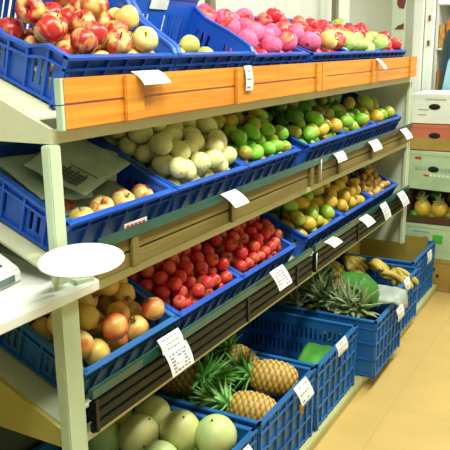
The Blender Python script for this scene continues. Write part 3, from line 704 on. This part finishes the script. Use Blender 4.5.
# ---------------------------------------------------------------- near table, pan, scale
bm = bmesh.new(); prism(bm, [(.036, .45), (.036, 1.165), (-.40, 1.285), (-.45, 1.285), (-.45, .45)], .975, 1.0, 2); 
bmesh.ops.bevel(bm, geom=bm.edges[:], offset=.003, segments=2, affect='EDGES')
tb = thing('side_table', 'white laminate table top with raised edge strip at the near post', 'table', T(0, 0, 0)); obj('table_top', bm, M['white'], tb)
bm = bmesh.new(); e0, e1 = Vector((.034, 1.150, 0)), Vector((-.42, 1.275, 0)); nn = Vector((.265, .964, 0))
hexa(bm, [tuple(q) for q in (e0+Vector((0, 0, 1.0)), e1+Vector((0, 0, 1.0)), e1-nn*.045+Vector((0, 0, 1.0)), e0-nn*.045+Vector((0, 0, 1.0)), e0+Vector((0, 0, 1.010)), e1+Vector((0, 0, 1.010)), e1-nn*.045+Vector((0, 0, 1.010)), e0-nn*.045+Vector((0, 0, 1.010)))])
obj('edge_strip', bm, M['paint'], tb)
for (u, v) in ((.12, .01), (.09, .03), (.5, .02), (.62, .025)):
    p = e0.lerp(e1, u) - nn*v; bm = bmesh.new(); lathe(bm, [(0, 0), (.005, 0), (.004, .002), (0, .0025)], 10); q = obj('screw', bm, M['metal'], tb, True); q.location = (p.x, p.y, 1.0101)
for x, y in ((-.02, .5), (-.42, .5)): bbox('leg', x-.02, x+.02, y-.02, y+.02, 0, .974, M['paint'], tb)
# pan
pan = thing('weighing_pan', 'round white scale pan held out beside the post, over the table edge', 'pan', T(.108, 1.028, 1.088) @ RZ(.52) @ RX(.11))
bm = bmesh.new(); lathe(bm, [(0, 0), (.055, 0), (.080, .006), (.086, .007), (.086, .004), (.080, .001), (.056, -.005), (0, -.005)], 56); obj('dish', bm, M['white'], pan, True)
bm = bmesh.new(); lathe(bm, [(0, -.006), (.02, -.006), (.02, -.02), (0, -.02)], 20); obj('pan_hub', bm, M['metal'], pan, True)
bm = bmesh.new(); tube(bm, [(0, 0, -.016), (-.055, .03, -.03), (-.066, .045, -.06), (-.068, .047, -.083)], .007, 8); obj('support_arm', bm, M['paint'], pan, True)
# scale body
sc = thing('weighing_scale', 'white weighing scale with grey display at the left edge', 'scale', T(-.235, .965, 1.0005) @ RZ(.15))
bm = bmesh.new(); prism(bm, [(-.14, 0), (.14, 0), (.14, .03), (.05, .085), (-.14, .10)], -.10, .09, 1); bmesh.ops.bevel(bm, geom=bm.edges[:], offset=.006, segments=2, affect='EDGES'); obj('scale_housing', bm, M['white'], sc)
bm = bmesh.new(); box(bm, .141, .143, -.07, .06, .008, .024); obj('display', bm, M['screen'], sc)
bm = bmesh.new()
for i in range(3):
    for j in range(4):
        v = .08 + j*.012; box(bm, .058+i*.026, .076+i*.026, -.07+j*.03, -.05+j*.03, .0855-(i*.026+.008)*.61-.002, .0875-(i*.026+.017)*.61+.006)
obj('keypad', bm, M['screen'], sc)

# ---------------------------------------------------------------- carton stack at the far end
def carton(label, x0, y0, z0, w_, d, h, rz, m, hole=True, marks=(), flap=None):
    root = thing('carton', label, 'carton', T(x0, y0, z0) @ RZ(rz))
    bm = bmesh.new(); hz = h*.52
    # solid body; a dark disc paints the shade inside the hand hole
    box(bm, 0, w_, .004, d, 0, h)
    bmesh.ops.bevel(bm, geom=bm.edges[:], offset=.003, segments=1, affect='EDGES')
    o = obj('carton_body', bm, m, root)
    if hole:
        cx = hole if isinstance(hole, float) else w_*.5
        bm = bmesh.new(); lathe(bm, [(0, 0), (.034, 0), (.034, .003), (0, .003)], 20); h_ = obj('hand_hole_shade', bm, M['dark'], root, True)
        h_.matrix_local = T(cx, .0035, hz+.01) @ RX(PI/2) @ Matrix.Diagonal((1, .52, 1, 1)); h_['label'] = 'dark disc painted as the shade in the oval hand hole'
    bm = bmesh.new(); box(bm, -.003, w_+.003, .001, d+.002, h-.02, h+.002)
    obj('lid_edge', bm, m, root)
    for (a, b, c, d2, mm) in marks:
        bm = bmesh.new(); box(bm, a, b, .0015, .0038, c, d2); obj('printed_mark', bm, mm, root)
    return root
X0 = -.085; YC = 4.27
ptext = [(X := .06+k*.022, X+.014, .075, .095, M['news']) for k in range(7)]
carton('brown carton with dark spots at the bottom of the stack', X0+.02, YC, .001, .5, .38, .205, 0, M['cardboard'], False, [(.16, .18, .13, .15, M['dark']), (.19, .205, .09, .11, M['dark'])])
carton('pale carton with a green square sticker, below the open fruit box', X0, YC, .209, .5, .38, .215, 0, M['cardpale'], False, [(.175, .235, .10, .155, M['greenink']), (.03, .05, .06, .12, M['ink']), (.12, .14, .12, .14, M['ink']), (.05, .15, .165, .172, M['news'])])
carton('large pale printed carton with a hand hole, second below the top', X0+.0, YC-.01, .648, .5, .36, .232, -.16, M['cardpale'], .165,
       [(.045, .085, .185, .20, M['redink']), (.105, .14, .085, .095, M['redink'])] + [(.05+k*.026, .068+k*.026, .12, .14, M['news']) for k in range(9)] + [(.14+k*.026, .158+k*.026, .085, .10, M['cardwhite']) for k in range(5)])
carton('faded red and brown carton with a hand hole', X0-.02, YC, .886, .52, .38, .155, 0, M['cardred'], .17, [(.0, .5, .004, .075, M['cardboard'])])
carton('white carton with a hand hole on top of the stack', X0+.005, YC, 1.047, .5, .38, .175, 0, M['cardwhite'], .135, [(.04, .09, .05, .056, M['news']), (.04, .1, .08, .086, M['news']), (.08, .2, .14, .147, M['news'])])
# open box with yellow fruit
ob = thing('open_fruit_box', 'open dark box with two yellow fruits between the cartons', 'box', T(X0, YC, .430))
bm = bmesh.new(); box(bm, 0, .5, .003, .36, 0, .012); box(bm, 0, .5, .34, .36, .012, .21); box(bm, 0, .012, .003, .34, .012, .21); box(bm, .488, .5, .003, .34, .012, .21); box(bm, .012, .488, .003, .010, .012, .045); obj('box_body', bm, M['stem'], ob)
for i, (x, l) in enumerate(((.085, 'left yellow fruit in the open box of the stack'), (.19, 'right yellow fruit in the open box of the stack'), (.30, 'yellow fruit in the open box at the photo edge'))):
    r_ = thing('yellow_melon', l, 'fruit', T(X0+x, YC+.085, .505) @ RX(.2+.2*i))
    bm = bmesh.new(); lathe(bm, [(.055*math.cos(t) if abs(t) < 1.5 else 0, .062*math.sin(t)) for t in [-PI/2+PI*k/12 for k in range(13)]], 24, lambda p, a: Vector((p.x*(1+.03*math.cos(8*a)), p.y*(1+.03*math.cos(8*a)), p.z))); obj('fruit_body', bm, M['mangoyel' if i > 2 else 'orange'], r_, True)
    crown(r_, .045, .6, random.Random(i+7), M['leafpale'], 14, .08)
for i, (x, z) in enumerate(((.03, .47), (.14, .46), (.245, .47), (.14, .58), (.04, .57), (.24, .575))):
    o = dup(P_mangob, T(X0+x+.01, YC+.05+.1*(z > .5), z) @ RX(1.4+i), 'dark green fruit packed round the yellow fruits in the open box', 'dark fruit in the open box', 'fruit')

# ---------------------------------------------------------------- doorway, hanging sheet, goods shelf, sack
def strut(name, *a, m='white'): return bbox(name, *a, M[m], None, .004, 'structure')
strut('door_1_frame', -.20, -.135, 4.66, 4.75, 0, 2.6)
d = bbox('door_1', -.130, -.075, 4.68, 4.72, 0, 2.5, M['cardwhite'], None, .004, 'structure')
for z in (1.50, 1.655):
    bbox('hinge', -.105, -.093, 4.668, 4.6795, z, z+.035, M['brown'], d, .002)
hs = thing('hanging_sheet', 'pale hanging sheet with dark brown pictures beside the doorway', 'poster', T(-.315, 4.58, 1.36))
bm = bmesh.new(); box(bm, 0, .085, 0, .004, 0, .62); obj('sheet', bm, M['panel'], hs)
bm = bmesh.new(); prism(bm, [(.018, .245), (.078, .245), (.078, .285), (.06, .275), (.04, .27)], -.002, -.0005, 1); obj('picture', bm, M['brown'], hs)
bm = bmesh.new(); prism(bm, [(.03, .40), (.045, .375), (.075, .37), (.084, .41), (.084, .5), (.03, .5)], -.002, -.0005, 1); obj('picture', bm, M['brown'], hs)
gs = thing('goods_shelf', 'white open shelf unit with colourful packets beyond the doorway', 'shelf', T(-.19, 5.25, 0))
bbox('side_panel', 0, .015, 0, .3, 0, 2.0, M['white'], gs); bbox('side_panel', .50, .515, 0, .3, 0, 2.0, M['white'], gs); bbox('back_board', .015, .50, .29, .3, 0, 2.0, M['white'], gs)
for z in (.85, 1.165, 1.47, 1.78): bbox('shelf_board', .016, .499, -.005, .289, z, z+.015, M['white'], gs)
k = 0
for z, hh, cols in ((1.181, .20, ('orangepk', 'greenpk', 'orangepk', 'yellowpk', 'orangepk')), (1.486, .19, ('yellowpk', 'orangepk', 'greenpk', 'yellowpk', 'orangepk'))):
    for i, c_ in enumerate(cols):
        x = -.172 + i*.048; h = hh*(.75 + .25*((i*7+k) % 3)/2)
        bm = bmesh.new(); box(bm, x, x+.042, 5.27, 5.36, z, z+h); bmesh.ops.bevel(bm, geom=bm.edges[:], offset=.008, segments=2, affect='EDGES')
        tag(obj('packet', bm, M[c_]), '%s packet, %s on the %s shelf of the white unit' % ({'orangepk': 'orange red', 'greenpk': 'green', 'yellowpk': 'yellow'}[c_], ('first', 'second', 'third', 'fourth', 'fifth')[i] + ' from the left', ('lower', 'upper')[k]), 'packet')
    k += 1
# stuffed sack at the picture's edge
sk = thing('stuffed_sack', 'dark blue and green stuffed sack with pale blue cloth, behind the cartons', 'sack', T(.09, 4.9, 0))
bm = bmesh.new(); lathe(bm, [(0, .9), (.10, .9), (.15, 1.0), (.155, 1.2), (.155, 1.4), (.15, 1.53), (.12, 1.60), (.06, 1.64), (0, 1.65)], 28, lambda p, a: Vector((p.x*(1+.05*math.sin(3*a+p.z*9)), p.y*(1+.05*math.cos(4*a)), p.z))); obj('sack_body', bm, M['tealbag'], sk, True)
bm = bmesh.new(); prism(bm, [(-.10, 1.20), (-.03, 1.20), (.02, 1.36), (.10, 1.50), (.10, 1.56), (-.02, 1.50), (-.07, 1.40)], -.175, -.160, 1); obj('pale_cloth', bm, M['lightblue'], sk)
bbox('stool', .0, .3, 4.82, 5.1, 0, .899, M['white'], None, .01); tag(bpy.data.objects['stool'], 'white stand beneath the blue sack', 'stand')

# drop the prototypes
for p in protos:
    for ch in list(p.children): bpy.data.objects.remove(ch)
    bpy.data.objects.remove(p)
